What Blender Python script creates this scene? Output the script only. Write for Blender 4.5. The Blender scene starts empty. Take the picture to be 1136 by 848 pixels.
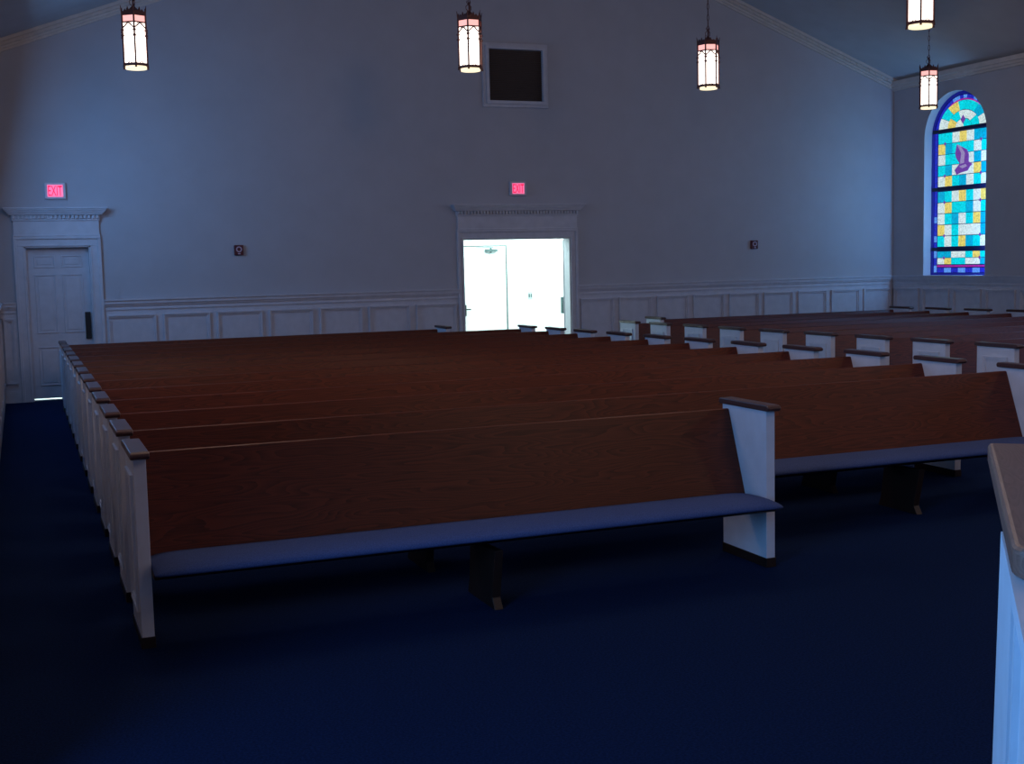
import bpy, bmesh, math, random
from mathutils import Vector, Matrix
R = math.radians
C = bpy.context.scene.collection
S = bpy.context.scene

# ------------------------------------------------------------------ camera
YAW, PITCH, ROLL, FPX, CAMH = 0.37613, 0.0968, -0.0228, 1371.1, 1.9
fw = Vector((math.sin(YAW)*math.cos(PITCH), math.cos(YAW)*math.cos(PITCH), -math.sin(PITCH)))
rt = Vector((math.cos(YAW), -math.sin(YAW), 0)); up = rt.cross(fw)
r2 = rt*math.cos(ROLL)+up*math.sin(ROLL); u2 = -rt*math.sin(ROLL)+up*math.cos(ROLL)
cd = bpy.data.cameras.new('camera'); cam = bpy.data.objects.new('camera', cd); C.objects.link(cam)
cd.sensor_width = 36; cd.lens = FPX/1136*36; cd.clip_start = .05; cd.clip_end = 200
M = Matrix((( r2.x, u2.x, -fw.x, 0), (r2.y, u2.y, -fw.y, 0), (r2.z, u2.z, -fw.z, CAMH), (0,0,0,1)))
cam.matrix_world = M
S.camera = cam
# ------------------------------------------------------------------ world, exposure, daylight
S.view_settings.view_transform = 'Standard'; S.view_settings.look = 'None'
S.view_settings.exposure = 0.0; S.view_settings.gamma = 1; S.view_settings.use_curve_mapping = False
w = bpy.data.worlds.new('sky'); S.world = w; w.use_nodes = True
w.node_tree.nodes['Background'].inputs[0].default_value = (.35, .55, 1, 1)
w.node_tree.nodes['Background'].inputs[1].default_value = .3

def area(name, loc, direction, sx, sy, col, power, spread=180):
    l = bpy.data.lights.new(name, 'AREA'); l.shape = 'RECTANGLE'; l.size = sx; l.size_y = sy
    l.color = col; l.energy = power; l.spread = R(spread)
    o = bpy.data.objects.new(name, l); C.objects.link(o); o.location = loc
    o.rotation_euler = Vector(direction).to_track_quat('-Z', 'Y').to_euler()
    return o
def ceil_area(name, loc, sx, sy, col, power):
    o = area(name, loc, (0, 0, -1), sx, sy, col, power); o.rotation_euler = (0, 0, 0); return o
BLUE = (.15, .44, 1.0); XRR = 15.649
# daylight of the tall side windows (left wall, right wall) and of the big front-left window
for yy, pw in ((17.3, 105), (13.2, 52), (9.2, 20)):
    area('window_and_fill_light', (-.27, yy, 2.85), (1, 0, -.3), 2.9, 1.3, BLUE, pw).rotation_euler = (0, R(-78), 0)
for yy, pw in ((13.2, 75), (9.2, 45), (5.2, 40)):
    area('window_and_fill_light', (15.57, yy, 2.85), (-1, 0, -.3), 2.9, 1.3, BLUE, pw, 150).rotation_euler = (0, R(73), 0)
area('window_and_fill_light', (-2.5, 2.3, 2.5), (1, .2, -.1), 2.6, 2.6, BLUE, 265)
area('window_and_fill_light', (XRR+.09, 17.095, 2.75), (-.25, 1, 0), .14, 2.3, BLUE, 34)  # added fill light hidden in the arched window's recess, brightens jamb and back wall
# the nave's other lanterns, hanging nearer than the top of the frame reaches
for (xx, yy) in ((5.2, 8.0), (5.2, 2.5), (10.4, 4.5), (10.4, -1), (1.6, 9.0), (13.9, 9.0)):
    l = bpy.data.lights.new('lantern_light', 'POINT'); l.energy = 62; l.color = (1, .66, .48); l.shadow_soft_size = .45
    o = bpy.data.objects.new('lantern_light', l); C.objects.link(o); o.location = (xx, yy, 4.6)
# bright narthex behind the doors
ceil_area('narthex_daylight', (9.6, 20.75, 2.66), 4.5, 1.6, (.74, 1.0, .96), 190)
ceil_area('narthex_daylight', (.6, 20.75, 2.66), 1.2, 1.6, (.80, 1.0, .97), 90)

# ------------------------------------------------------------------ materials
def mat(name, col, rough=.6, metal=0, emit=None, estr=0, spec=.5, noise=None, bump=None):
    m = bpy.data.materials.new(name); m.use_nodes = True
    nt = m.node_tree; b = nt.nodes['Principled BSDF']
    b.inputs['Base Color'].default_value = (*col, 1); b.inputs['Roughness'].default_value = rough
    b.inputs['Metallic'].default_value = metal; b.inputs['Specular IOR Level'].default_value = spec
    if emit: b.inputs['Emission Color'].default_value = (*emit, 1); b.inputs['Emission Strength'].default_value = estr
    tc = nt.nodes.new('ShaderNodeTexCoord')
    n = nt.nodes.new('ShaderNodeTexNoise'); nt.links.new(tc.outputs['Object'], n.inputs['Vector'])
    n.inputs['Scale'].default_value = (noise or (8, .06))[0]; n.inputs['Detail'].default_value = 5
    r = nt.nodes.new('ShaderNodeValToRGB'); a = (noise or (8, .06))[1]
    r.color_ramp.elements[0].position = .3; r.color_ramp.elements[1].position = .7
    r.color_ramp.elements[0].color = (*[c*(1-a) for c in col], 1); r.color_ramp.elements[1].color = (*[min(1, c*(1+a)) for c in col], 1)
    nt.links.new(n.outputs['Fac'], r.inputs['Fac']); nt.links.new(r.outputs['Color'], b.inputs['Base Color'])
    if bump:
        n2 = nt.nodes.new('ShaderNodeTexNoise'); n2.inputs['Scale'].default_value = bump[0]; n2.inputs['Detail'].default_value = 3
        nt.links.new(tc.outputs['Object'], n2.inputs['Vector'])
        bp = nt.nodes.new('ShaderNodeBump'); bp.inputs['Strength'].default_value = bump[1]; bp.inputs['Distance'].default_value = .01
        nt.links.new(n2.outputs['Fac'], bp.inputs['Height']); nt.links.new(bp.outputs['Normal'], b.inputs['Normal'])
    return m
def wood(name, dark, light, rough=.42, scale=1.0, spec=.35):
    m = bpy.data.materials.new(name); m.use_nodes = True; nt = m.node_tree; L = nt.links
    b = nt.nodes['Principled BSDF']; b.inputs['Roughness'].default_value = rough; b.inputs['Specular IOR Level'].default_value = spec
    tc = nt.nodes.new('ShaderNodeTexCoord'); oi = nt.nodes.new('ShaderNodeObjectInfo')
    ad = nt.nodes.new('ShaderNodeVectorMath'); ad.operation = 'ADD'
    ml = nt.nodes.new('ShaderNodeMath'); ml.operation = 'MULTIPLY'; ml.inputs[1].default_value = 37
    L.new(oi.outputs['Random'], ml.inputs[0]); L.new(tc.outputs['Object'], ad.inputs[0]); L.new(ml.outputs[0], ad.inputs[1])
    mp = nt.nodes.new('ShaderNodeMapping'); mp.inputs['Scale'].default_value = (.55*scale, 4*scale, 5*scale); L.new(ad.outputs[0], mp.inputs['Vector'])
    n = nt.nodes.new('ShaderNodeTexNoise'); n.inputs['Scale'].default_value = 1.3; n.inputs['Detail'].default_value = 2; L.new(mp.outputs[0], n.inputs['Vector'])
    # contour rings of the broad noise make cathedral grain
    m1 = nt.nodes.new('ShaderNodeMath'); m1.operation = 'MULTIPLY'; m1.inputs[1].default_value = 26; L.new(n.outputs['Fac'], m1.inputs[0])
    m2 = nt.nodes.new('ShaderNodeMath'); m2.operation = 'FRACT'; L.new(m1.outputs[0], m2.inputs[0])
    mp2 = nt.nodes.new('ShaderNodeMapping'); mp2.inputs['Scale'].default_value = (5*scale, 60*scale, 90*scale); L.new(ad.outputs[0], mp2.inputs['Vector'])
    n2 = nt.nodes.new('ShaderNodeTexNoise'); n2.inputs['Scale'].default_value = 1.5; n2.inputs['Detail'].default_value = 4; L.new(mp2.outputs[0], n2.inputs['Vector'])
    mx = nt.nodes.new('ShaderNodeMath'); mx.operation = 'MULTIPLY'; L.new(m2.outputs[0], mx.inputs[0]); L.new(n2.outputs['Fac'], mx.inputs[1])
    r = nt.nodes.new('ShaderNodeValToRGB'); r.color_ramp.elements[0].color = (*light, 1); r.color_ramp.elements[1].color = (*dark, 1)
    r.color_ramp.elements[0].position = .05; r.color_ramp.elements[1].position = .75
    L.new(mx.outputs[0], r.inputs['Fac']); L.new(r.outputs['Color'], b.inputs['Base Color'])
    return m
def glassmat(name, col, s=1.0, var=.35, sc=40):
    m = bpy.data.materials.new(name); m.use_nodes = True; nt = m.node_tree; L = nt.links
    b = nt.nodes['Principled BSDF']; b.inputs['Base Color'].default_value = (*[c*.3 for c in col], 1); b.inputs['Roughness'].default_value = .25
    tc = nt.nodes.new('ShaderNodeTexCoord'); n = nt.nodes.new('ShaderNodeTexNoise'); n.inputs['Scale'].default_value = sc; n.inputs['Detail'].default_value = 4
    L.new(tc.outputs['Object'], n.inputs['Vector'])
    r = nt.nodes.new('ShaderNodeValToRGB'); r.color_ramp.elements[0].position = .35; r.color_ramp.elements[1].position = .62
    r.color_ramp.elements[0].color = (*[c*(1-var) for c in col], 1); r.color_ramp.elements[1].color = (*col, 1)
    L.new(n.outputs['Fac'], r.inputs['Fac']); L.new(r.outputs['Color'], b.inputs['Emission Color']); b.inputs['Emission Strength'].default_value = s
    return m
WALL = mat('wall_paint', (.47, .47, .50), .85, noise=(3, .03), bump=(120, .15))
CEIL = mat('ceiling_paint', (.50, .48, .48), .9, noise=(2, .05), bump=(60, .3))
TRIM = mat('trim_paint', (.57, .57, .61), .45)
NARW = mat('narthex_paint', (.9, .92, .92), .8)
PEWW = mat('pew_white_paint', (.70, .74, .80), .45)
CARPET = mat('navy_carpet', (.006, .019, .068), 1, spec=.05, noise=(90, .35), bump=(400, .6))
OAK = wood('stained_oak', (.036, .007, .003), (.135, .024, .008))
CAPW = wood('cap_wood', (.15, .068, .048), (.25, .125, .09), .4, 2.2, .5)
CAPD = wood('cap_dark_wood', (.035, .013, .012), (.095, .042, .036), .36, 2.2, .5)
DARKW = mat('dark_base_wood', (.02, .009, .006), .5)
CUSH = mat('blue_cushion_fabric', (.07, .11, .26), .95, spec=.1, noise=(160, .2), bump=(500, .4))
BRONZE = mat('bronze_metal', (.11, .045, .04), .5, .4)
LAMPG = mat('lamp_glass', (.9, .85, .8), .5, emit=(1, .84, .74), estr=3.0)
LAMPP = mat('lamp_pink_glass', (.8, .4, .4), .5, emit=(1, .46, .42), estr=1.15)
LAMPB = mat('lamp_bottom_glass', (.9, .8, .6), .5, emit=(1, .82, .52), estr=1.3)
BLACK = mat('black_metal', (.01, .012, .014), .5)
GREYM = mat('grey_metal', (.10, .15, .15), .4, .3)
RED = mat('dark_red_plastic', (.10, .008, .015), .5)
PALE = mat('pale_plastic', (.55, .42, .5), .5)
SIGNW = mat('sign_housing', (.65, .62, .66), .5)
SIGNP = mat('sign_pink_face', (.7, .3, .4), .5, emit=(1, .16, .36), estr=.9)
SIGNR = mat('sign_red_letter', (.5, .02, .05), .5, emit=(.85, .0, .09), estr=.9)
GRILLE = mat('brown_grille', (.075, .052, .04), .7)
LEAD = mat('lead_came', (.004, .006, .07), .5, emit=(.0, .0, .20), estr=.25)
G = dict(cy=glassmat('glass_cyan', (.0, .70, .80)), te=glassmat('glass_teal', (.0, .42, .68)), wh=glassmat('glass_white', (.74, .90, .88), 1, .5, 60),
         ye=glassmat('glass_yellow', (.86, .70, .16), 1, .45), bl=glassmat('glass_blue_border', (.02, .03, .60), 1, .7, 70),
         pk=glassmat('glass_magenta', (.42, .02, .34)), pu=glassmat('glass_purple', (.16, .05, .35)), mv=glassmat('glass_mauve', (.33, .26, .50)), lb=glassmat('glass_light_blue', (.12, .35, .95), 1, .6, 50))

# ------------------------------------------------------------------ helpers
def bx(bm, x0, x1, y0, y1, z0, z1, mi=0):
    vs = [bm.verts.new((x, y, z)) for x in (x0, x1) for y in (y0, y1) for z in (z0, z1)]
    for f in ((0,1,3,2), (4,6,7,5), (0,4,5,1), (2,3,7,6), (0,2,6,4), (1,5,7,3)):
        fc = bm.faces.new([vs[i] for i in f]); fc.material_index = mi
def prism(bm, pts, ax, a, b, mi=0):
    """extrude 2D polygon pts along axis ax ('x': pts=(y,z), 'y': pts=(x,z), 'z': pts=(x,y)) from a to b"""
    def P(p, t): return {'x': (t, p[0], p[1]), 'y': (p[0], t, p[1]), 'z': (p[0], p[1], t)}[ax]
    A = [bm.verts.new(P(p, a)) for p in pts]; B = [bm.verts.new(P(p, b)) for p in pts]
    fs = [bm.faces.new(A), bm.faces.new(B[::-1])]
    n = len(pts)
    for i in range(n): fs.append(bm.faces.new((A[i], B[i], B[(i+1) % n], A[(i+1) % n])))
    for f in fs: f.material_index = mi
def tube(bm, p0, p1, r, n=8, r1=None):
    p0, p1 = Vector(p0), Vector(p1); d = (p1-p0).normalized()
    a = d.orthogonal().normalized(); b = d.cross(a); r1 = r if r1 is None else r1
    A = [bm.verts.new(p0+(a*math.cos(t)+b*math.sin(t))*r) for t in [2*math.pi*i/n for i in range(n)]]
    B = [bm.verts.new(p1+(a*math.cos(t)+b*math.sin(t))*r1) for t in [2*math.pi*i/n for i in range(n)]]
    bm.faces.new(A[::-1]); bm.faces.new(B)
    for i in range(n): bm.faces.new((A[i], A[(i+1) % n], B[(i+1) % n], B[i]))
def obj(name, bm, m, parent=None, bevel=0, smooth=False, seg=2):
    bmesh.ops.recalc_face_normals(bm, faces=bm.faces[:])
    me = bpy.data.meshes.new(name); bm.to_mesh(me); bm.free()
    for x in (m if isinstance(m, (list, tuple)) else [m]): me.materials.append(x)
    o = bpy.data.objects.new(name, me); C.objects.link(o)
    if parent: o.parent = parent
    if bevel:
        md = o.modifiers.new('bevel', 'BEVEL'); md.width = bevel; md.segments = seg; md.limit_method = 'ANGLE'; md.angle_limit = R(40)
    if smooth:
        for p in me.polygons: p.use_smooth = True
    return o
def thing(name, label, cat, loc=(0,0,0), group=None, rotz=0):
    o = bpy.data.objects.new(name, None); C.objects.link(o); o.location = loc; o.rotation_euler = (0, 0, rotz)
    o['label'] = label; o['category'] = cat
    if group: o['group'] = group
    return o
def tag(o, label, cat, group=None):
    o['label'] = label; o['category'] = cat
    if group: o['group'] = group
    return o
def struct(name, bm, m, parent=None, bevel=0, label=None):
    o = obj(name, bm, m, parent, bevel); 
    if not parent: o['kind'] = 'structure'
    if label: o['label'] = label
    return o
NB = bmesh.new
def bxn(x0, x1, y0, y1, z0, z1):
    b = NB(); bx(b, x0, x1, y0, y1, z0, z1); return b

# ------------------------------------------------------------------ room
D, XL, XR, EAVE = 19.514, -.32, 15.649, 5.14
XM = (XL+XR)/2; SL = .372; RIDGE = EAVE+SL*(XM-XL)
def roof(x): return EAVE+SL*(min(x, 2*XM-x)-XL)
def wav(x): return roof(x)
F0 = -5.0     # front wall
TX = -2.6     # transept side wall
b = NB(); bx(b, TX-.2, XR+.4, F0-.2, 22.4, -.2, 0); struct('floor', b, CARPET, label='dark navy blue carpet')
# back wall with two door openings
WT = .22
DO = [(.09, 1.005, 2.285), (6.872, 8.834, 2.30)]
xs = sorted([TX-.2+2.3, XL-.1, .09, 1.005, 6.872, 8.834, XM, XR+.3]); xs = [XL-.2, .09, 1.005, 6.872, XM, 8.834, XR+.3]
b = NB()
for i in range(len(xs)-1):
    x0, x1 = xs[i], xs[i+1]; zb = 0
    for d in DO:
        if x0 >= d[0]-.001 and x1 <= d[1]+.001: zb = d[2]
    prism(b, [(x0, zb), (x1, zb), (x1, roof(x1)+.1), (x0, roof(x0)+.1)], 'y', D, D+WT)
struct('wall_back', b, WALL, label='pale grey gabled back wall')
# right wall with arched window opening
WY0, WY1, WZ0, WZS = 17.07, 18.65, 1.475, 3.97
WC, WR = (WY0+WY1)/2, (WY1-WY0)/2
TW = .3
b = NB()
bx(b, XR, XR+TW, F0-.2, WY0, 0, EAVE+.1); bx(b, XR, XR+TW, WY1, D+.1, 0, EAVE+.1); bx(b, XR, XR+TW, WY0, WY1, 0, WZ0)
N = 28
for i in range(N):
    t0, t1 = math.pi*(1-i/N), math.pi*(1-(i+1)/N)
    ya, yb = WC+WR*math.cos(t0), WC+WR*math.cos(t1)
    prism(b, [(ya, WZS+WR*math.sin(t0)), (yb, WZS+WR*math.sin(t1)), (yb, EAVE+.1), (ya, EAVE+.1)], 'x', XR, XR+TW)
struct('wall_right', b, WALL, label='grey right-hand wall holding the arched window')
b = NB(); bx(b, XL-.2, XL, 4.5, D+.1, 0, EAVE+.1); struct('wall_left', b, WALL)
b = NB(); bx(b, TX, XL-.2, 4.5, 4.7, 0, EAVE+.1); struct('wall_transept_return', b, WALL)
b = NB(); bx(b, TX-.2, TX, F0, 4.7, 0, EAVE+.1); struct('wall_transept', b, WALL)
b = NB(); xs2 = [TX-.2, XL, XM, XR+.3]
for i in range(3):
    x0, x1 = xs2[i], xs2[i+1]
    prism(b, [(x0, 0), (x1, 0), (x1, roof(x1)+.1), (x0, max(roof(x0), EAVE)+.1)], 'y', F0-.2, F0)
struct('wall_front', b, WALL)
b = NB()
prism(b, [(XL-.3, EAVE-SL*.3), (XM, RIDGE), (XM, RIDGE+.2), (XL-.3, EAVE-SL*.3+.2)], 'y', F0-.2, D+.1)
prism(b, [(XM, RIDGE), (XR+.3, EAVE-SL*.3), (XR+.3, EAVE-SL*.3+.2), (XM, RIDGE+.2)], 'y', F0-.2, D+.1)
bx(b, TX-.2, XL, F0-.2, 4.7, EAVE-.02, EAVE+.15)
struct('ceiling', b, CEIL, label='sloping plaster ceiling')
# narthex behind the doors
NY = D+WT; NB2 = 21.75
b = NB(); bx(b, XL-.2, 13, NB2, NB2+.15, 0, 2.9); bx(b, XL-.35, XL-.2, NY, NB2, 0, 2.9); bx(b, 13, 13.15, NY, NB2, 0, 2.9)
struct('wall_narthex', b, NARW, label='white wall of the bright lobby beyond the doorway')
b = NB(); bx(b, XL-.35, 13.15, NY, NB2+.15, 2.72, 2.85); struct('ceiling_narthex', b, NARW)
b = NB(); bx(b, XL-.2, 13, NY-.1, NB2, 0, .012); struct('floor_narthex', b, mat('narthex_floor', (.6, .62, .62), .4))

# crown mouldings (gable rakes and right eave)
def rake(name, x0, x1):
    bb = NB()
    for (dz0, dz1, pr) in ((-.05, .02, .15), (-.10, -.05, .11), (-.135, -.10, .07), (-.17, -.135, .035)):
        prism(bb, [(x0, roof(x0)+dz0), (x1, roof(x1)+dz0), (x1, roof(x1)+dz1), (x0, roof(x0)+dz1)], 'y', D-pr, D)
    # small dentils
    n = int(abs(x1-x0)/.14)
    for i in range(n):
        xa = x0+(x1-x0)*(i+.25)/n; xb = x0+(x1-x0)*(i+.7)/n
        prism(bb, [(xa, roof(xa)-.10), (xb, roof(xb)-.10), (xb, roof(xb)-.055), (xa, roof(xa)-.055)], 'y', D-.128, D-.10)
    return struct(name, bb, CROWN)
CROWN = mat('crown_paint', (.62, .57, .52), .6)
rake('trim_1', XL, XM); rake('trim_2', XM, XR)
for nm, xw, sg in (('trim_3', XR, -1), ('trim_4', XL, 1)):
    b = NB()
    for (z0, z1, pr) in ((-.06, .02, .13), (-.11, -.06, .09), (-.15, -.11, .05)):
        bx(b, *sorted((xw, xw+sg*pr)), 4.7, D-.02, EAVE+z0-.03, EAVE+z1-.03)
    struct(nm, b, CROWN)

# wainscot with raised panel frames, chair rail and baseboard
def frame_mould(bb, a0, a1, z0, z1, put, wd=.045, pr=.036):
    """picture-frame moulding rectangle; put(a0,a1,z0,z1,p) adds a box of protrusion p"""
    for (o, w_, p) in ((0, wd*.45, pr), (wd*.45, wd*.55, pr*.55)):
        put(bb, a0+o, a1-o, z1-o-w_, z1-o, p); put(bb, a0+o, a1-o, z0+o, z0+o+w_, p)
        put(bb, a0+o, a0+o+w_, z0+o+w_, z1-o-w_, p); put(bb, a1-o-w_, a1-o, z0+o+w_, z1-o-w_, p)
def putback(bb, a0, a1, z0, z1, p): bx(bb, a0, a1, D-.012-p, D-.012, z0, z1)
def putright(bb, a0, a1, z0, z1, p): bx(bb, XR-.012-p, XR-.012, a0, a1, z0, z1)
def putleft(bb, a0, a1, z0, z1, p): bx(bb, XL+.012, XL+.012+p, a0, a1, z0, z1)
def wains(tn, bn, a0, a1, n, put, gap=.09):
    bb = NB()
    put(bb, a0, a1, 0, 1.38, 0.001)
    # panel skin
    pitch = (a1-a0)/n
    for i in range(n): frame_mould(bb, a0+i*pitch+gap/2+.01, a0+(i+1)*pitch-gap/2-.01, .28, 1.24, put)
    put(bb, a0, a1, 1.405, 1.46, .045); put(bb, a0, a1, 1.455, 1.478, .065); put(bb, a0, a1, 1.375, 1.405, .022); put(bb, a0, a1, 1.315, 1.335, .016)
    struct(tn, bb, TRIM, label='painted wainscot of framed panels under a chair rail')
    b2 = NB(); put(b2, a0, a1, 0, .15, .02); put(b2, a0, a1, .15, .175, .012); struct(bn, b2, TRIM)
wains('trim_5', 'baseboard_back', 1.15, 6.785, 7, putback)
wains('trim_11', 'baseboard_back_left', XL+.03, -.062, 1, putback, .05)
wains('trim_6', 'baseboard_back_right', 8.955, XR-.012, 9, putback)
wains('trim_7', 'baseboard_right', 9.0, D-.03, 13, putright)
wains('trim_8', 'baseboard_left', 8.0, D-.03, 13, putleft)

# ------------------------------------------------------------------ door surrounds
def surround(name, x0, x1, zt, c0, c1, k0, k1, ztop, label):
    bb = NB(); y = D
    # side casings and head, with an outer back band
    for a, e in ((c0, x0), (x1, c1)):
        bx(bb, a, e, y-.03, y, 0, zt)
    bx(bb, c0, c1, y-.03, y, zt, zt+.11)
    bw = .035
    bx(bb, c0-.012, c0+bw, y-.055, y, 0, zt+.105); bx(bb, c1-bw, c1+.012, y-.055, y, 0, zt+.105); bx(bb, c0-.012, c1+.012, y-.055, y, zt+.105, zt+.145)
    bx(bb, x0-.022, x0, y-.042, y, 0, zt); bx(bb, x1, x1+.022, y-.042, y, 0, zt); bx(bb, x0-.022, x1+.022, y-.042, y, zt, zt+.022)
    # frieze
    zf = zt+.145; bx(bb, c0, c1, y-.045, y, zf, zf+.24)
    bx(bb, c0-.01, c1+.01, y-.06, y, zf, zf+.022)
    # cornice with dentils
    zc = ztop-.19; out = (k1-k0-(c1-c0))/2
    bx(bb, c0-.015, c1+.015, y-.065, y, zc, zc+.025)
    bx(bb, c0-.02, c1+.02, y-.06, y, zc+.025, zc+.085)
    n = int((c1-c0)/.055)
    for i in range(n):
        xa = c0-.015+(c1-c0+.03)*(i+.2)/n; bx(bb, xa, xa+.03, y-.095, y-.06, zc+.03, zc+.08)
    for j in range(5):
        f0, f1 = j/5, (j+1)/5; ex = .03+(out-.03)*(f1**.8); pr = .09+.10*f1
        bx(bb, (c0-ex), (c1+ex), y-pr, y, zc+.085+.105*f0, zc+.085+.105*f1)
    o = struct(name, bb, TRIM, bevel=.004, label=label)
    # jamb lining
    jb = NB(); t = .02
    bx(jb, x0-.001, x0+t, y-.02, y+WT, 0, zt); bx(jb, x1-t, x1+.001, y-.02, y+WT, 0, zt); bx(jb, x0, x1, y-.02, y+WT, zt-t, zt+.001)
    obj('door_jamb', jb, TRIM, o)
    return o
surround('trim_9', .09, 1.005, 2.285, -.045, 1.145, -.155, 1.29, 2.845, 'white door surround with dentilled cornice over the closed panelled door')
surround('trim_10', 6.872, 8.834, 2.30, 6.785, 8.955, 6.675, 9.065, 2.865, 'wide door surround with dentilled cornice around the bright open doorway')
# left panelled door
b = NB(); yd = D+.11; dx0, dx1 = .1095, .986
bx(b, dx0, dx1, yd, yd+.045, .032, 2.266)
door = struct('door_1', b, TRIM, label='closed white six-panel door at the left aisle')
xc = (dx0+dx1)/2
for (z0, z1) in ((1.97, 2.15), (1.0, 1.87), (.22, .80)):
    for (a, e) in ((dx0+.10, xc-.045), (xc+.045, dx1-.10)):
        pb = NB()
        for o_, w_, p_ in ((0, .018, .012),):
            bx(pb, a, e, yd-p_, yd, z1-w_, z1); bx(pb, a, e, yd-p_, yd, z0, z0+w_); bx(pb, a, a+w_, yd-p_, yd, z0+w_, z1-w_); bx(pb, e-w_, e, yd-p_, yd, z0+w_, z1-w_)
        prism(pb, [(a+.045, z0+.045), (e-.045, z0+.045), (e-.045, z1-.045), (a+.045, z1-.045)], 'y', yd-.008, yd)
        obj('door_panel', pb, TRIM, door, bevel=.004)
obj('push_plate', bxn(.885, .965, yd-.03, yd, .90, 1.30), BLACK, door, bevel=.004)['label'] = 'tall black lock plate'
# open leaf of the double doors, seen on edge at the right jamb
ang = R(24.5); b = NB()
bx(b, 0, .045, 0, .93, .02, 2.27)
leaf = struct('door_2', b, NARW, bevel=.003, label='open white leaf of the double door, swung into the lobby')
leaf.location = (8.80, D+WT+.01, 0); leaf.rotation_euler = (0, 0, -ang)
obj('door_handle', bxn(-.06, 0, .84, .87, .95, 1.25), GREYM, leaf, bevel=.01)
# closed lobby door with closer and lever
lx0, lx1, lz, ly = 7.52, 8.50, 2.205, NB2
b = NB(); bx(b, lx0, lx1, ly-.045, ly-.001, .02, lz)
ld = struct('door_3', b, NARW, label='white lobby door with a grey closer arm')
b = NB(); bx(b, lx1, lx1+.022, ly-.06, ly-.001, .0, lz); bx(b, lx0-.03, lx1+.022, ly-.06, ly-.001, lz, lz+.016)
obj('door_frame', b, mat('frame_grey', (.10, .13, .13), .6), ld)['label'] = 'thin grey frame edge'
cb = NB(); bx(cb, 8.08, 8.32, ly-.12, ly-.046, 2.10, 2.15); bx(cb, 7.87, 8.22, ly-.16, ly-.14, 2.168, 2.186); tube(cb, (8.19, ly-.09, 2.08), (8.19, ly-.09, 2.17), .022)
obj('door_closer', cb, GREYM, ld, bevel=.004)
hb = NB(); bx(hb, 7.64, 7.69, ly-.065, ly-.045, .92, 1.12); tube(hb, (7.665, ly-.06, 1.04), (7.665, ly-.11, 1.04), .012); tube(hb, (7.665, ly-.11, 1.04), (7.76, ly-.11, 1.04), .012)
obj('door_handle', hb, BLACK, ld)
# lobby switch plate
t = thing('switch_plate', 'small switch plate on the bright lobby wall beside the inner door', 'light switch', (9.0, ly-.001, 1.255))
obj('plate', bxn(-.045, .045, -.008, 0, -.075, .075), mat('plate_grey', (.45, .5, .5), .5), t)
for sx in (-.022, .022):
    obj('toggle', bxn(sx-.010, sx+.010, -.02, -.008, -.03, .035), GREYM, t)
# switch plate above the chair rail
t = thing('switch_plate', 'pale switch plate on the back wall just above the chair rail beside the left door', 'light switch', (1.36, D-.001, 1.555))
obj('plate', bxn(-.04, .04, -.008, 0, -.06, .06), WALL, t, bevel=.002)
obj('toggle', bxn(-.006, .006, -.02, -.008, -.015, .015), WALL, t)

# ------------------------------------------------------------------ return-air grille high on the back wall
t = thing('wall_vent', 'large square brown air grille in a pale frame high on the back wall', 'vent', (7.88, D, 5.0))
b = NB()
X0, X1, Z0, Z1 = -.585, .585, -.53, .52
for (o, w_, p) in ((0, .05, .05), (.05, .055, .085)):
    bx(b, X0+o, X1-o, -p, 0, Z1-o-w_, Z1-o); bx(b, X0+o, X1-o, -p, 0, Z0+o, Z0+o+w_)
    bx(b, X0+o, X0+o+w_, -p, 0, Z0+o+w_, Z1-o-w_); bx(b, X1-o-w_, X1-o, -p, 0, Z0+o+w_, Z1-o-w_)
obj('vent_frame', b, TRIM, t, bevel=.004)
b = NB(); bx(b, X0+.10, X1-.10, -.008, 0, Z0+.10, Z1-.10)
n = 30
for i in range(n):
    z = Z0+.11+(Z1-Z0-.22)*i/n; prism(b, [(-.008, z), (-.03, z-.004), (-.032, z+.002), (-.008, z+.012)], 'x', X0+.105, X1-.105)
obj('vent_grille', b, GRILLE, t)['label'] = 'dark brown louvred grille'

# ------------------------------------------------------------------ exit signs
def text_mesh(txt, size, ext):
    cu = bpy.data.curves.new('txt', 'FONT'); cu.body = txt; cu.size = size; cu.align_x = 'CENTER'; cu.align_y = 'CENTER'; cu.extrude = ext
    o = bpy.data.objects.new('txt', cu); C.objects.link(o); bpy.context.view_layer.update()
    me = bpy.data.meshes.new_from_object(o.evaluated_get(bpy.context.evaluated_depsgraph_get()))
    bpy.data.objects.remove(o); return me
for (x, z, lab) in ((.56, 3.09, 'red-lit EXIT sign on the back wall above the closed left door'), (7.877, 3.128, 'red-lit EXIT sign above the bright double doorway')):
    t = thing('exit_sign', lab, 'exit sign', (x, D, z), 'lit exit signs on the back wall')
    obj('housing', bxn(-.145, .145, -.06, 0, -.118, .118), SIGNW, t, bevel=.006)
    obj('sign_face', bxn(-.108, .108, -.064, -.055, -.088, .088), SIGNP, t)
    me = text_mesh('EXIT', .19, .002); me.materials.append(SIGNR)
    vs = [v.co for v in me.vertices]; x0 = min(v.x for v in vs); x1 = max(v.x for v in vs); y0 = min(v.y for v in vs); y1 = max(v.y for v in vs)
    for v in me.vertices: 
        xx = (v.co.x-(x0+x1)/2)/(x1-x0)*.195; zz = (v.co.y-(y0+y1)/2)/(y1-y0)*.145; v.co = (xx, -.066-v.co.z, zz)
    o = bpy.data.objects.new('sign_lettering', me); C.objects.link(o); o.parent = t
    md = o.modifiers.new('s', 'SOLIDIFY'); md.thickness = .006

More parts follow.
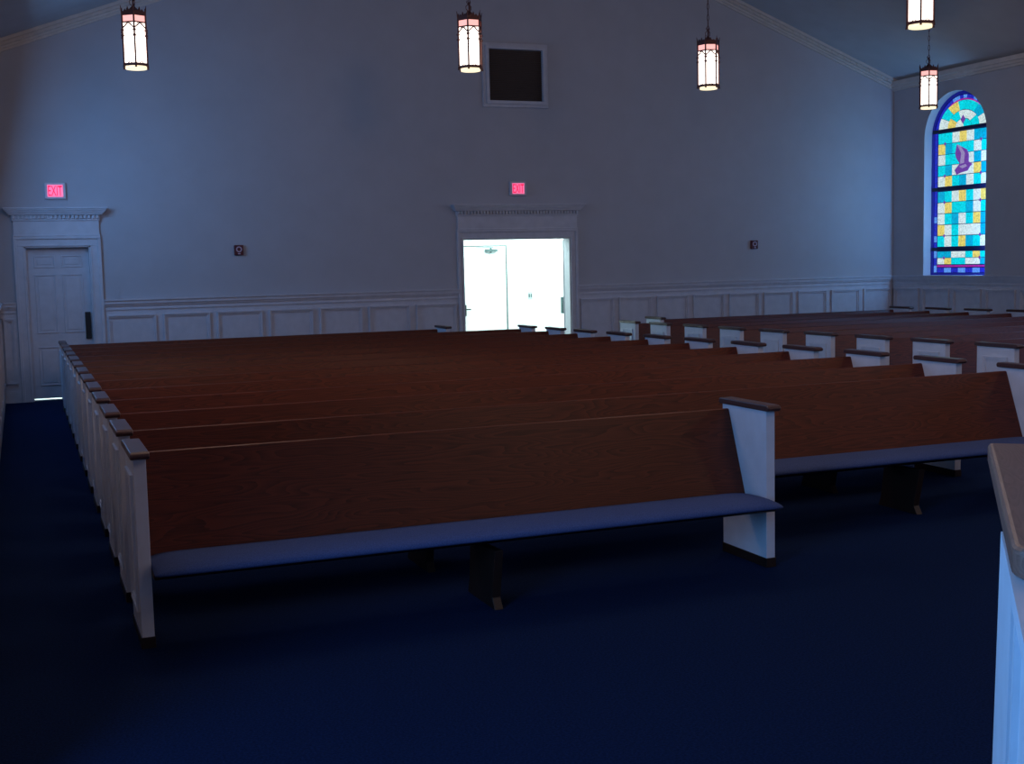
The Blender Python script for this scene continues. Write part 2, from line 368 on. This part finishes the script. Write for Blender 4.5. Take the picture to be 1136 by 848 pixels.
# ------------------------------------------------------------------ fire alarms
for (x, z, lab) in ((3.19, 2.18, 'dark red fire alarm with a pale ring, on the wall right of the closed door'), (12.52, 2.117, 'dark red fire alarm on the back wall towards the arched window')):
    t = thing('fire_alarm', lab, 'fire alarm', (x, D, z), 'fire alarms on the back wall')
    obj('housing', bxn(-.07, .07, -.045, 0, -.078, .078), RED, t, bevel=.008)
    b = NB(); n = 20
    for i in range(n):
        a0, a1 = 2*math.pi*i/n, 2*math.pi*(i+1)/n
        prism(b, [(r*math.cos(a), r*math.sin(a)+.012) for r, a in ((.028, a0), (.045, a0), (.045, a1), (.028, a1))], 'y', -.052, -.044)
    obj('sounder_ring', b, PALE, t)
    obj('strobe_lens', bxn(-.018, .018, -.055, -.045, -.065, -.045), PALE, t, bevel=.003)

# ------------------------------------------------------------------ stained glass window
XG = XR+.19
b = NB(); fr = .05
bx(b, XG-.02, XG+.05, WY0, WY0+fr, WZ0, WZS); bx(b, XG-.02, XG+.05, WY1-fr, WY1, WZ0, WZS); bx(b, XG-.02, XG+.05, WY0, WY1, WZ0, WZ0+.04)
N = 32
for i in range(N):
    t0, t1 = math.pi*i/N, math.pi*(i+1)/N
    prism(b, [(WC+r*math.cos(a), WZS+r*math.sin(a)) for r, a in ((WR-fr, t0), (WR, t0), (WR, t1), (WR-fr, t1))], 'x', XG-.02, XG+.05)
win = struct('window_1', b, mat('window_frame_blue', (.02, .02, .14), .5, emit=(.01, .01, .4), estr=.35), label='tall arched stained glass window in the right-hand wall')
# backing lead sheet
b = NB(); pts = [(WY0+.01, WZ0), (WY1-.01, WZ0)]+[(WC+(WR-.01)*math.cos(math.pi*i/24), WZS+(WR-.01)*math.sin(math.pi*i/24)) for i in range(25)]
prism(b, pts, 'x', XG+.012, XG+.03); obj('lead_backing', b, LEAD, win)
BARS = [1.955, 3.05, 4.10]
b = NB()
for z in BARS:
    h = math.sqrt(max(0, (WR-.02)**2-max(0, z-WZS)**2)); bx(b, XG-.03, XG+.01, WC-h, WC+h, z-.032, z+.032)
obj('glazing_bar', b, mat('bar_navy', (.006, .006, .05), .5), win)
random.seed(11)
MK = ['cy', 'te', 'wh', 'ye', 'bl', 'pk', 'pu', 'mv', 'lb']; ML = [G[k] for k in MK]
def pane(bm, pts, k, x=XG-.0): prism(bm, pts, 'x', x, x+.01, MK.index(k))
def inset(pts, g):
    cx = sum(p[0] for p in pts)/len(pts); cz = sum(p[1] for p in pts)/len(pts)
    out = []
    for p in pts:
        d = math.hypot(p[0]-cx, p[1]-cz); f = max(0, (d-g*1.4)/d); out.append((cx+(p[0]-cx)*f, cz+(p[1]-cz)*f))
    return out
IY0, IY1 = WY0+fr+.10, WY1-fr-.10
def border(bm, z0, z1):
    n = max(2, int((z1-z0)/.11)); 
    for i in range(n):
        za, zb = z0+(z1-z0)*i/n, z0+(z1-z0)*(i+1)/n
        for ya in (WY0+fr+.012, IY1+.018): pane(bm, inset([(ya, za), (ya+.07, za), (ya+.07, zb), (ya, zb)], .003), random.choice(['bl', 'bl', 'bl', 'lb']) if ya > WC else random.choice(['bl', 'bl', 'pu']))
PAT = {2: ['WYCCWWT', 'TTWWCYC'], 5: ['CWCYTCW', 'YWCWWWT', 'WCTWCYT', 'WYCCTWC', 'TCWYCWY'],
       6: ['WYCTWCW', 'CTWWWYT', 'WCCTWTW', 'YTCCCWC', 'CCWYWTT']}
KEY = dict(C='cy', T='te', W='wh', Y='ye')
def grid(bm, z0, z1, rows, skip=None):
    PT = PAT[rows]; rows = len(PT)
    n = 7; cw = (IY1-IY0)/n; rh = (z1-z0)/rows; used = set()
    for r in range(rows):
        for c in range(n):
            if (r, c) in used: continue
            k = KEY[PT[r][n-1-c]]
            w_ = 2 if (k == 'cy' and c < n-1 and PT[r][n-2-c] == 'C') else 1
            if w_ == 2: used.add((r, c+1))
            ya = IY0+c*cw; za = z0+r*rh
            q = [(ya, za), (ya+cw*w_, za), (ya+cw*w_, za+rh), (ya, za+rh)]
            pane(bm, inset(q, .006), k)
            used.add((r, c))
    for (c, r) in ((1, rows-1), (6, rows-1), (1, 1), (6, 1)):
        y_, z_ = IY0+c*cw, z0+r*rh; s = .032
        prism(bm, [(y_-s, z_), (y_, z_-s), (y_+s, z_), (y_, z_+s)], 'x', XG-.006, XG+.004, MK.index('pu'))
secs = [(WZ0+.04, BARS[0], 2, .17), (BARS[0], BARS[1], 5, 0), (BARS[1], BARS[2], 6, 0)]
for (z0, z1, rows, base) in secs:
    b = NB(); border(b, z0+.01, z1-.03)
    za = z0+.04+base
    if base:
        for i in range(7):
            cw = (IY1-IY0)/7; pane(b, inset([(IY0+i*cw, z0+.01), (IY0+(i+1)*cw, z0+.01), (IY0+(i+1)*cw, z0+.10), (IY0+i*cw, z0+.10)], .004), 'lb' if i % 2 else 'bl')
        pane(b, [(IY0, z0+.115), (IY1, z0+.115), (IY1, z0+.145), (IY0, z0+.145)], 'pk')
    grid(b, z0+.04+base if not base else z0+.16, z1-.04, rows)
    if rows == 6:    # pair of upright hands in mauve glass over a purple cuff
        cy, cz = WC-.03, 3.56
        def fig(pts, k, dx): prism(b, [(cy+p[0], cz+p[1]) for p in pts], 'x', XG-.012-dx, XG+.002, MK.index(k))
        fig([(.17, .27), (.21, .12), (.19, .03), (.085, -.085), (.055, .10)], 'pu', .000)
        fig([(.17, .27), (.055, .10), (.085, -.085), (-.02, -.075), (-.04, .10), (.06, .22)], 'mv', .001)
        fig([(.06, .22), (-.04, .10), (-.02, -.075), (-.125, -.06), (-.13, .06), (-.085, .155)], 'pu', .002)
        fig([(.10, -.09), (-.13, -.06), (-.22, -.11), (-.16, -.15), (-.10, -.22), (.05, -.24), (.17, -.27), (.22, -.19)], 'pu', .003)
        fig([(.10, -.13), (-.06, -.10), (-.10, -.14), (.02, -.17)], 'mv', .005)
    obj('glass_panel', b, ML, win)
# arched head
b = NB(); zb = BARS[2]+.03; h0 = zb-WZS
RB = WR-fr-.10
for i in range(22):   # border ring
    t0, t1 = R(8)+R(164)*i/22, R(8)+R(164)*(i+1)/22
    pane(b, inset([(WC+r*math.cos(a), WZS+r*math.sin(a)) for r, a in ((RB+.02, t0), (RB+.085, t0), (RB+.085, t1), (RB+.02, t1))], .003), 'lb' if i in (8, 9, 11, 14) else 'bl')
for i in range(14):
    t0, t1 = R(60)+R(70)*i/14, R(60)+R(70)*(i+1)/14
    pane(b, [(WC+r*math.cos(a), WZS+r*math.sin(a)) for r, a in ((RB-.005, t0), (RB+.018, t0), (RB+.018, t1), (RB-.005, t1))], 'pk')
rings = [(.0, .20, 2), (.20, .40, 5), (.40, RB-.01, 7)]
for (ra, rb_, n) in rings:
    for i in range(n):
        t0, t1 = math.pi*i/n, math.pi*(i+1)/n
        st = [t0+(t1-t0)*j/4 for j in range(5)]
        pts = [(WC+rb_*math.cos(a), max(zb, zb-.0+(rb_*math.sin(a))*(RB-h0)/RB)) for a in st]
        pts += [(WC+ra*math.cos(a), zb+(ra*math.sin(a))*(RB-h0)/RB) for a in st[::-1]] if ra > 0 else [(WC, zb)]
        k = KEY[{2: 'WC', 5: 'YCWWC', 7: 'WCYCCTW'}[n][i]]
        pane(b, inset(pts, .005), k)
s = .06; prism(b, [(WC-s, zb+.13), (WC, zb+.05), (WC+s, zb+.13), (WC, zb+.21)], 'x', XG-.006, XG+.004, MK.index('pu'))
obj('glass_panel', b, ML, win)
obj('window_sill', bxn(XR-.02, XG, WY0, WY1, WZ0-.02, WZ0+.004), TRIM, win)

# ------------------------------------------------------------------ hanging lanterns
def chain_bm(length):
    bb = NB(); pitch = .075; n = int(length/pitch)
    for i in range(n+1):
        z = i*pitch; odd = i % 2
        pr = []
        for k in range(8):
            a = 2*math.pi*k/8; u, v = .012*math.cos(a), .045*math.sin(a)
            pr.append(Vector((u if odd else 0, 0 if odd else u, z+v)))
        for k in range(8): tube(bb, pr[k], pr[(k+1) % 8], .0055, 4)
    return bb
def lantern(x, y, zb, rot, label):
    t = thing('hanging_lantern', label, 'pendant light', (x, y, zb), 'gothic hexagonal lanterns hung from the ceiling', rot)
    Rr = .148; zt = .60
    hexp = lambda r, o=0: [(r*math.cos(R(60*i+o)), r*math.sin(R(60*i+o))) for i in range(6)]
    b = NB(); prism(b, hexp(Rr-.010), 'z', .045, zt-.10); obj('glass_shade', b, LAMPG, t)
    b = NB(); prism(b, hexp(Rr-.010), 'z', zt-.10, zt-.02); obj('pink_glass_band', b, LAMPP, t)['label'] = 'rosy glass band under the crown'
    b = NB(); n = 24
    prism(b, [((Rr-.03)*math.cos(2*math.pi*i/n), (Rr-.03)*math.sin(2*math.pi*i/n)) for i in range(n)], 'z', -.012, .03); obj('bottom_diffuser', b, LAMPB, t)
    # frame: corner mullions with rosettes, rings, tracery
    b = NB(); hp = hexp(Rr)
    for (px, py) in hp:
        tube(b, (px, py, 0.01), (px, py, zt), .0105, 6)
        for zz in (zt-.19, zt-.25): tube(b, (px*1.0-.0, py, zz-.010), (px, py, zz+.010), .020, 6)
        tube(b, (px*.98, py*.98, zt), (px*1.10, py*1.10, zt+.085), .013, 5, .003)
        tube(b, (px*1.03, py*1.03, -.006), (px*1.03, py*1.03, .05), .013, 6, .005)
    for i in range(6):
        p, q = Vector((*hp[i], 0)), Vector((*hp[(i+1) % 6], 0)); m_ = (p+q)/2; up_ = Vector((0, 0, 1))
        tube(b, p+up_*(zt-.10), q+up_*(zt-.10), .009, 5)
        # pointed arch tracery under the band
        tube(b, p+up_*(zt-.17), m_+up_*(zt-.105), .008, 5); tube(b, q+up_*(zt-.17), m_+up_*(zt-.105), .008, 5)
        tube(b, p.lerp(q, .3)+up_*(zt-.10), p.lerp(q, .3)+up_*(zt-.145), .004, 4); tube(b, p.lerp(q, .7)+up_*(zt-.10), p.lerp(q, .7)+up_*(zt-.145), .004, 4)
        # bottom trefoil points
        tube(b, p.lerp(q, .25)+up_*.035, p.lerp(q, .5)+up_*.06, .005, 4); tube(b, p.lerp(q, .75)+up_*.035, p.lerp(q, .5)+up_*.06, .005, 4)
    obj('frame', b, BRONZE, t)
    b = NB()
    for (z0, z1) in ((.015, .045), ):
        for i in range(6):
            (ax, ay), (cx_, cy_) = hp[i], hp[(i+1) % 6]
            f = .86
            prism(b, [(ax*1.02, ay*1.02), (cx_*1.02, cy_*1.02), (cx_*f, cy_*f), (ax*f, ay*f)], 'z', z0, z1)
    obj('bottom_ring', b, BRONZE, t)
    # crown: band, cresting and domed cap
    b = NB()
    for i in range(6):
        p, q = Vector((*hp[i], 0)), Vector((*hp[(i+1) % 6], 0)); nrm = ((p+q)/2).normalized()*.006
        P = lambda f, z: p.lerp(q, f)+Vector((0, 0, z))
        prof = [(0, zt-.025), (1, zt-.025), (1, zt+.03), (.85, zt+.018), (.72, zt+.045), (.62, zt+.02), (.5, zt+.07), (.38, zt+.02), (.28, zt+.045), (.15, zt+.018), (0, zt+.03)]
        A = [b.verts.new(P(f, z)+nrm) for f, z in prof]; B = [b.verts.new(P(f, z)-nrm) for f, z in prof]
        b.faces.new(A); b.faces.new(B[::-1])
        for k in range(len(prof)): b.faces.new((A[k], B[k], B[(k+1) % len(prof)], A[(k+1) % len(prof)]))
    h1 = [b.verts.new((px*.95, py*.95, zt+.005)) for px, py in hp]; h2 = [b.verts.new((px*.35, py*.35, zt+.06)) for px, py in hp]; h3 = [b.verts.new((px*.08, py*.08, zt+.10)) for px, py in hp]
    for A, B in ((h1, h2), (h2, h3)):
        for k in range(6): b.faces.new((A[k], A[(k+1) % 6], B[(k+1) % 6], B[k]))
    b.faces.new(h3)
    obj('crown', b, BRONZE, t)
    # hanger scrolls and chain
    b = NB(); tube(b, (0, 0, zt+.09), (0, 0, zt+.20), .010, 6)
    for k in range(3):
        a = R(120*k+30); pr = [Vector((math.cos(a)*r, math.sin(a)*r, zt+z)) for r, z in ((.0, .09), (.035, .115), (.04, .15), (.012, .175), (.03, .20), (.02, .22))]
        for u, v in zip(pr, pr[1:]): tube(b, u, v, .005, 4)
    obj('hanger', b, BRONZE, t)
    L = roof(x)-.03-(zb+zt+.2)
    ch = obj('chain', chain_bm(L), BRONZE, t); ch.location = (0, 0, zt+.2)
    b = NB(); tube(b, (0, 0, 0), (0, 0, .05), .03, 12, .075); cp = obj('ceiling_canopy', b, BRONZE, t); cp.location = (0, 0, roof(x)-zb-.06)
    return t
def vrot(x, y, off): return math.atan2(-y, -x)+R(off)
LZ = 4.215
lantern(1.385, 15.03, LZ, vrot(1.385, 15.03, 0), 'hexagonal glowing lantern hanging above the closed door, leftmost of the lanterns')
lantern(5.20, 14.29, LZ, vrot(5.2, 14.29, -8), 'hexagonal glowing lantern hanging just left of the square wall grille')
lantern(8.95, 15.06, LZ, vrot(8.95, 15.06, -14), 'hexagonal glowing lantern on a long chain between the grille and the arched window')
lantern(8.76, 10.52, LZ, vrot(8.76, 10.52, 2), 'largest glowing lantern, cut by the top edge above another lantern at right')
lantern(13.75, 16.30, LZ, vrot(13.75, 16.3, 3), 'smallest glowing lantern, hanging right beside the arched stained glass window')

# ------------------------------------------------------------------ pews
Y0, SP = 6.344, .9557
HC = 1.004; PD = .50; TH = .062
def end_panel(parent, x0, x1, outer, hs):
    """white end panel between x0 and x1 (outer = side with raised moulding)"""
    o = obj('end_panel', bxn(x0, x1, 0, PD, .055, HC-.036), PEWW, parent, bevel=.003)
    b = NB(); xs_ = x0 if outer < 0 else x1
    def put(bb, a0, a1, z0, z1, p): bx(bb, *sorted((xs_, xs_+outer*p)), a0, a1, z0, z1)
    frame_mould(b, .085, PD-.085, .17, HC-.13, put, .04, .013)
    obj('panel_moulding', b, PEWW, o)
    # cap rail with a rounded nose
    b = NB(); ov = .016
    prof = [(-.045, .006), (-.05, .018), (-.043, .030), (-.02, .038), (PD+.01, .038), (PD+.022, .03), (PD+.024, .012), (PD+.015, .0), (-.03, .0)]
    prism(b, [(y, HC-.038+z) for y, z in prof], 'x', x0-ov, x1+ov)
    obj('end_cap', b, CAPD, o, bevel=.007, seg=2)['label'] = 'dark wood cap rail'
    obj('plinth', bxn(x0-.004, x1+.004, -.006, PD+.006, 0, .058), DARKW, o, bevel=.003)['label'] = 'dark wood plinth'
    return o
def sweep(bm, secs):
    """secs: list of (x, [(y,z)...]) rings joined into a closed skin"""
    rings = [[bm.verts.new((x, y, z)) for y, z in pts] for x, pts in secs]
    n = len(rings[0])
    for a, c in zip(rings, rings[1:]):
        for k in range(n): bm.faces.new((a[k], a[(k+1) % n], c[(k+1) % n], c[k]))
    bm.faces.new(rings[0][::-1]); bm.faces.new(rings[-1])
def pew(i, xa, xb, label, group, left_open=True):
    """xa, xb: outer faces of the end panels"""
    hs = 1-.006*max(0, i-3)
    t = thing('church_pew', label, 'pew', (xa, Y0+i*SP, 0), group); t.scale = (1, 1, hs)
    W = xb-xa
    end_panel(t, 0, TH, -1, hs); end_panel(t, W-TH, W, 1, hs)
    a, e = TH+.001, W-TH-.001
    # leaning back board
    b = NB()
    prism(b, [(.215, .37), (.24, .37), (.447, .925), (.444, .936), (.434, .941), (.421, .936)], 'x', a, e)
    obj('backrest', b, OAK, t, bevel=.003)
    # seat board (runs forward of the end panels) with dark front edge
    b = NB(); prism(b, [(-.10, .368), (.22, .352), (.235, .398), (-.12, .402), (-.12, .380)], 'x', a, e)
    obj('seat_board', b, DARKW, t, bevel=.004)
    # upholstered cushion, rounded nose and tapered ends
    base = [(.218, .399), (.228, .436), (.12, .456), (0, .464), (-.10, .463), (-.17, .456), (-.215, .440), (-.230, .424), (-.226, .411), (-.20, .405), (-.1, .403)]
    cy, cz = 0.0, .405
    def sc(f, g): return [(.215+(y-.215)*g if y < .215 else y, .405+(z-.405)*f) for y, z in base]
    b = NB()
    secs = [(a, sc(.25, .90)), (a+.015, sc(.48, .945)), (a+.045, sc(.72, .98)), (a+.09, sc(.90, .995)), (a+.16, sc(1, 1))]
    m_ = 8
    mids = [(a+.16+(e-a-.32)*k/m_, sc(1, 1)) for k in range(1, m_)]
    secs = secs+mids+[(e-(x-a), p) for x, p in secs[::-1]]
    sweep(b, secs)
    obj('seat_cushion', b, CUSH, t, smooth=True)['label'] = 'blue upholstered cushion'
    # support legs
    nleg = 1 if W < 4 else 2
    for k in range(nleg):
        lx = W*.5 if nleg == 1 else (W*.26 if k == 0 else W*.80)
        b = NB(); prism(b, [(-.16, .335), (-.10, .06), (-.14, 0), (.30, 0), (.27, .08), (.235, .32)], 'x', lx-.026, lx+.026)
        obj('support_leg', b, DARKW, t, bevel=.004)
    return t
ORD = ['front', 'second', 'third', 'fourth', 'fifth', 'sixth', 'seventh', 'eighth', 'ninth', 'tenth', 'eleventh', 'twelfth', 'last']
XLE = .472
left_x = [4.216, 7.38, 7.34, 7.31, 7.27, 7.25, 7.21, 7.18, 7.14, 7.11, 7.09, 7.05, 6.04]
for i, xe in enumerate(left_x):
    if i == 0: lb = 'short front pew of dark wood with blue cushion and white ends, nearest on the left'
    elif i == 12: lb = 'last pew of the left block, ending short before the bright doorway'
    else: lb = f'long dark wood pew with white ends, {ORD[i]} row from the front in the left block'
    pew(i, XLE, xe, lb, 'dark wood pews of the left block')
right_x = {3: 8.82, 4: 8.82, 5: 8.82, 6: 8.80, 7: 8.78, 8: 8.76, 9: 8.76, 10: 8.72, 11: 8.70, 12: 9.66}
cnt = ['nearest', 'second nearest', 'third nearest', 'fourth nearest', 'fifth nearest', 'fifth from the back', 'fourth from the back', 'third from the back', 'second from the back', 'rearmost']
for k, (i, xs_) in enumerate(right_x.items()):
    lb = f'dark wood pew with white panelled end, {cnt[k]} in the right block'
    if i == 12: lb = 'rearmost pew of the right block, set further right below the wainscot'
    pew(i, xs_, 14.70, lb, 'dark wood pews of the right block')

# ------------------------------------------------------------------ rail at the lower right
# vertical white panelled rail running at 41 degrees with a wooden cap
near = Vector((1.213, 1.263, 0)); far = Vector((1.871, 2.025, 0)); u = (far-near).normalized(); ln = (far-near).length
rail = thing('choir_rail', 'white panelled rail with a thick brown wooden cap at the lower right corner', 'railing', (near.x, near.y, 0), None, math.atan2(u.y, u.x))
# local x runs along the rail away from the camera, local -y points right of it
b = NB(); Wd = .30; rr = .05
pts = [(0+rr, 0), (ln, 0), (ln, -Wd), (rr, -Wd)]
arc = [(rr-rr*math.sin(R(90*k/5)), -rr+rr*math.cos(R(90*k/5))) for k in range(6)]
arc2 = [(rr-rr*math.cos(R(90*k/5)), -Wd+rr-rr*math.sin(R(90*k/5))) for k in range(6)]
poly = [(ln, 0), (ln, -Wd)]+arc2[::-1]+arc[::-1]
prism(b, poly, 'z', 1.455, 1.5); obj('rail_cap', b, CAPW, rail, bevel=.010, seg=3)['label'] = 'brown wooden cap'
b = NB()
prism(b, [(-.6, 0), (.66, 0), (.52, 1.0), (.335, 1.4545), (-.6, 1.4545)], 'y', -Wd+.03, -.012)
body = obj('rail_panel', b, PEWW, rail)
b = NB()   # raised stile and top rail on the face, with a bead along the sunk panel
prism(b, [(.56, 0), (.66, 0), (.52, 1.0), (.335, 1.4545), (-.004, 1.4545), (.09, 1.17), (.20, .9), (.50, .10)], 'y', -.012, .001)
prism(b, [(-.6, 1.425), (.006, 1.425), (-.004, 1.4545), (-.6, 1.4545)], 'y', -.012, .001)
prism(b, [(-.03, 1.412), (-.01, 1.412), (.075, 1.17), (.19, .9), (.165, .9), (.055, 1.17)], 'y', -.012, -.002)
obj('panel_moulding', b, PEWW, body)
